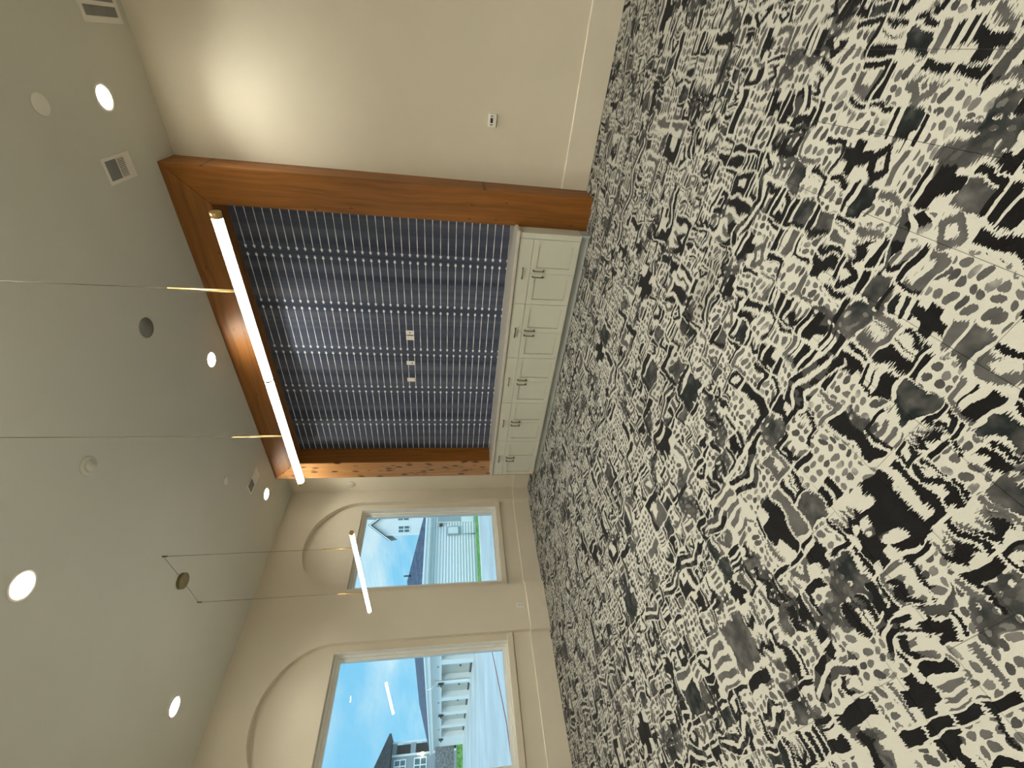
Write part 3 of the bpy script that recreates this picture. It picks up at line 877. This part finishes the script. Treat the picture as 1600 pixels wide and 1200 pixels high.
# fence
fe = empty('wooden_fence', (-53, 2, ZG), 'grey weathered board fence beyond the garage building', 'fence')
fy = -5.0
while fy < BY + 0.9:
    wv = 0.30
    MB().box(-0.02, 0.02, fy-2, fy-2+wv-0.015, 0.9, 2.93 + R.uniform(-0.03, 0.03)).build('fence_board', M['fence'], fe)
    fy += wv
for zr in (1.25, 2.5): MB().box(-0.09, -0.02, -7, 4.8, zr, zr+0.1).build('rail', M['fence'], fe)

def ext_window(par, x, y0, y1, z0, z1, nx_, nz_, mat=None, bar=0.10):
    wv = MB().box(x, x+0.06, y0, y1, z0, z1).build('window', M['extwhite'], par)
    gy = (y1-y0-bar*(nx_+1))/nx_; gz = (z1-z0-bar*(nz_+1))/nz_
    for i in range(nx_):
        for j in range(nz_):
            a = y0+bar+(gy+bar)*i; c = z0+bar+(gz+bar)*j
            MB().box(x+0.058, x+0.064, a, a+gy, c, c+gz).build('pane', mat or M['extglass'], wv)

# white gabled house behind the garage, its gable turned towards the room
wh = empty('white_house', (-36.0, 22.0, ZG), 'white gabled house rising behind the grey garage roof', 'house')
wh.rotation_euler = (0, 0, math.radians(-32.5))
ay_, az_, ey_, ez_ = 0.82, 10.22-ZG, -0.90, 7.90-ZG
sl = (az_-ez_)/(ay_-ey_)
wl, wr = -0.34, 4.2
MB().prism([(wl, 0), (wl, az_-(ay_-wl)*sl-0.30), (ay_, az_-0.30), (1.98, az_-0.30-(1.98-ay_)*sl), (1.98, 0)], 0, -0.02, -6).build('gable_wall', M['siding'], wh)
for s_ in (1, -1):
    w_ = ay_ - ey_
    MB().prism([(ay_, az_+0.06), (ay_-s_*w_, ez_+0.06), (ay_-s_*w_, ez_-0.02), (ay_, az_-0.02)], 0, 0.50, -6).build('roof', M['roof'], wh)
    MB().prism([(ay_, az_-0.02), (ay_-s_*w_, ez_-0.02), (ay_-s_*w_, ez_-0.18), (ay_, az_-0.18)], 0, 0.50, 0.44).build('rake_board', M['extwhite'], wh)
    MB().prism([(ay_, az_-0.14), (ay_-s_*w_, ez_-0.14), (ay_-s_*w_, ez_-0.20), (ay_, az_-0.20)], 0, 0.44, -6).build('soffit', M['door'], wh)
MB().box(-0.6, -9, 1.98, 9.5, 0, 8.9).build('wing_wall', M['siding'], wh)
MB().prism([(-0.1, 8.9), (-0.1, 9.1), (-5, 12.2), (-9.5, 9.1), (-9.5, 8.9)], 1, 1.6, 10).build('wing_roof', M['roof'], wh)
ext_window(wh, -0.02, -0.12, 0.70, 5.75-ZG, 7.10-ZG, 2, 2, None, 0.09)
ext_window(wh, -0.02, 1.16, 1.90, 5.85-ZG, 7.22-ZG, 2, 2, None, 0.09)
MB().box(-0.04, 0.03, wl-0.02, wl+0.12, 0, az_-(ay_-wl)*sl-0.3).build('corner_board', M['extwhite'], wh)

# grey two-storey house at the photo edge
KX = -62.0
gh = empty('grey_house', (KX, 4.0, ZG), 'grey two-storey house with dark roof and stacked porches', 'house')
def KL(mb): return rel(mb, gh)
cy = 7.54        # white corner board
KL(MB().box(KX, KX-9, -8.0, cy, ZG, 7.95)).build('wall', M['grey_siding'], gh)
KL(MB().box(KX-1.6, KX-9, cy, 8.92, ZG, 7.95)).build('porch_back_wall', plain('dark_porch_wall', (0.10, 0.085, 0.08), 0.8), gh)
KL(MB().box(KX+0.02, KX-1.6, cy, 8.94, 5.08, 5.70)).build('porch_floor', M['grey_siding'], gh)
KL(MB().box(KX+0.02, KX-1.6, cy, 8.94, 7.45, 7.95)).build('porch_ceiling', M['grey_siding'], gh)
KL(MB().box(KX+0.02, KX-1.6, cy, 8.94, 2.60, 3.35)).build('porch_floor', M['grey_siding'], gh)
for yy in (cy-0.06, 8.74): KL(MB().box(KX-0.02, KX+0.06, yy, yy+0.20, ZG, 7.95)).build('corner_board', M['extwhite'], gh)
for z0 in (5.70, 3.35):
    for k in range(6):
        KL(MB().box(KX-0.02, KX+0.01, cy+0.14, 8.74, z0+0.12+k*0.15, z0+0.16+k*0.15)).build('railing', M['extdark'], gh)
KL(MB().prism([(9.68, 8.15), (9.68, 8.35), (0.8, 12.6), (-9, 8.35), (-9, 8.0), (9.3, 8.0)], 0, KX+0.9, KX-10)).build('roof', M['darkroof'], gh)
kl = gh.location
ext_window(gh, 0.0, 5.90-kl[1], 7.20-kl[1], 6.15-kl[2], 7.62-kl[2], 2, 2, None, 0.12)
ext_window(gh, 0.0, 5.75-kl[1], 7.22-kl[1], 3.65-kl[2], 5.22-kl[2], 2, 2, None, 0.12)
KL(MB().lathe([(0.0, 0.0), (0.16, 0.05), (0.22, 0.2), (0.16, 0.36), (0.05, 0.5), (0.03, 0.8), (0.0, 0.82)], (KX+0.45, cy-0.1, 4.0), 2, 16)).build('glow_bulb', M['warm_glow'], gh)  # emissive bulb and arm stand in for a warm glow
KL(MB().box(KX+0.0, KX+0.42, cy-0.12, cy-0.08, 4.5, 4.56)).build('bulb_arm', M['extdark'], gh)
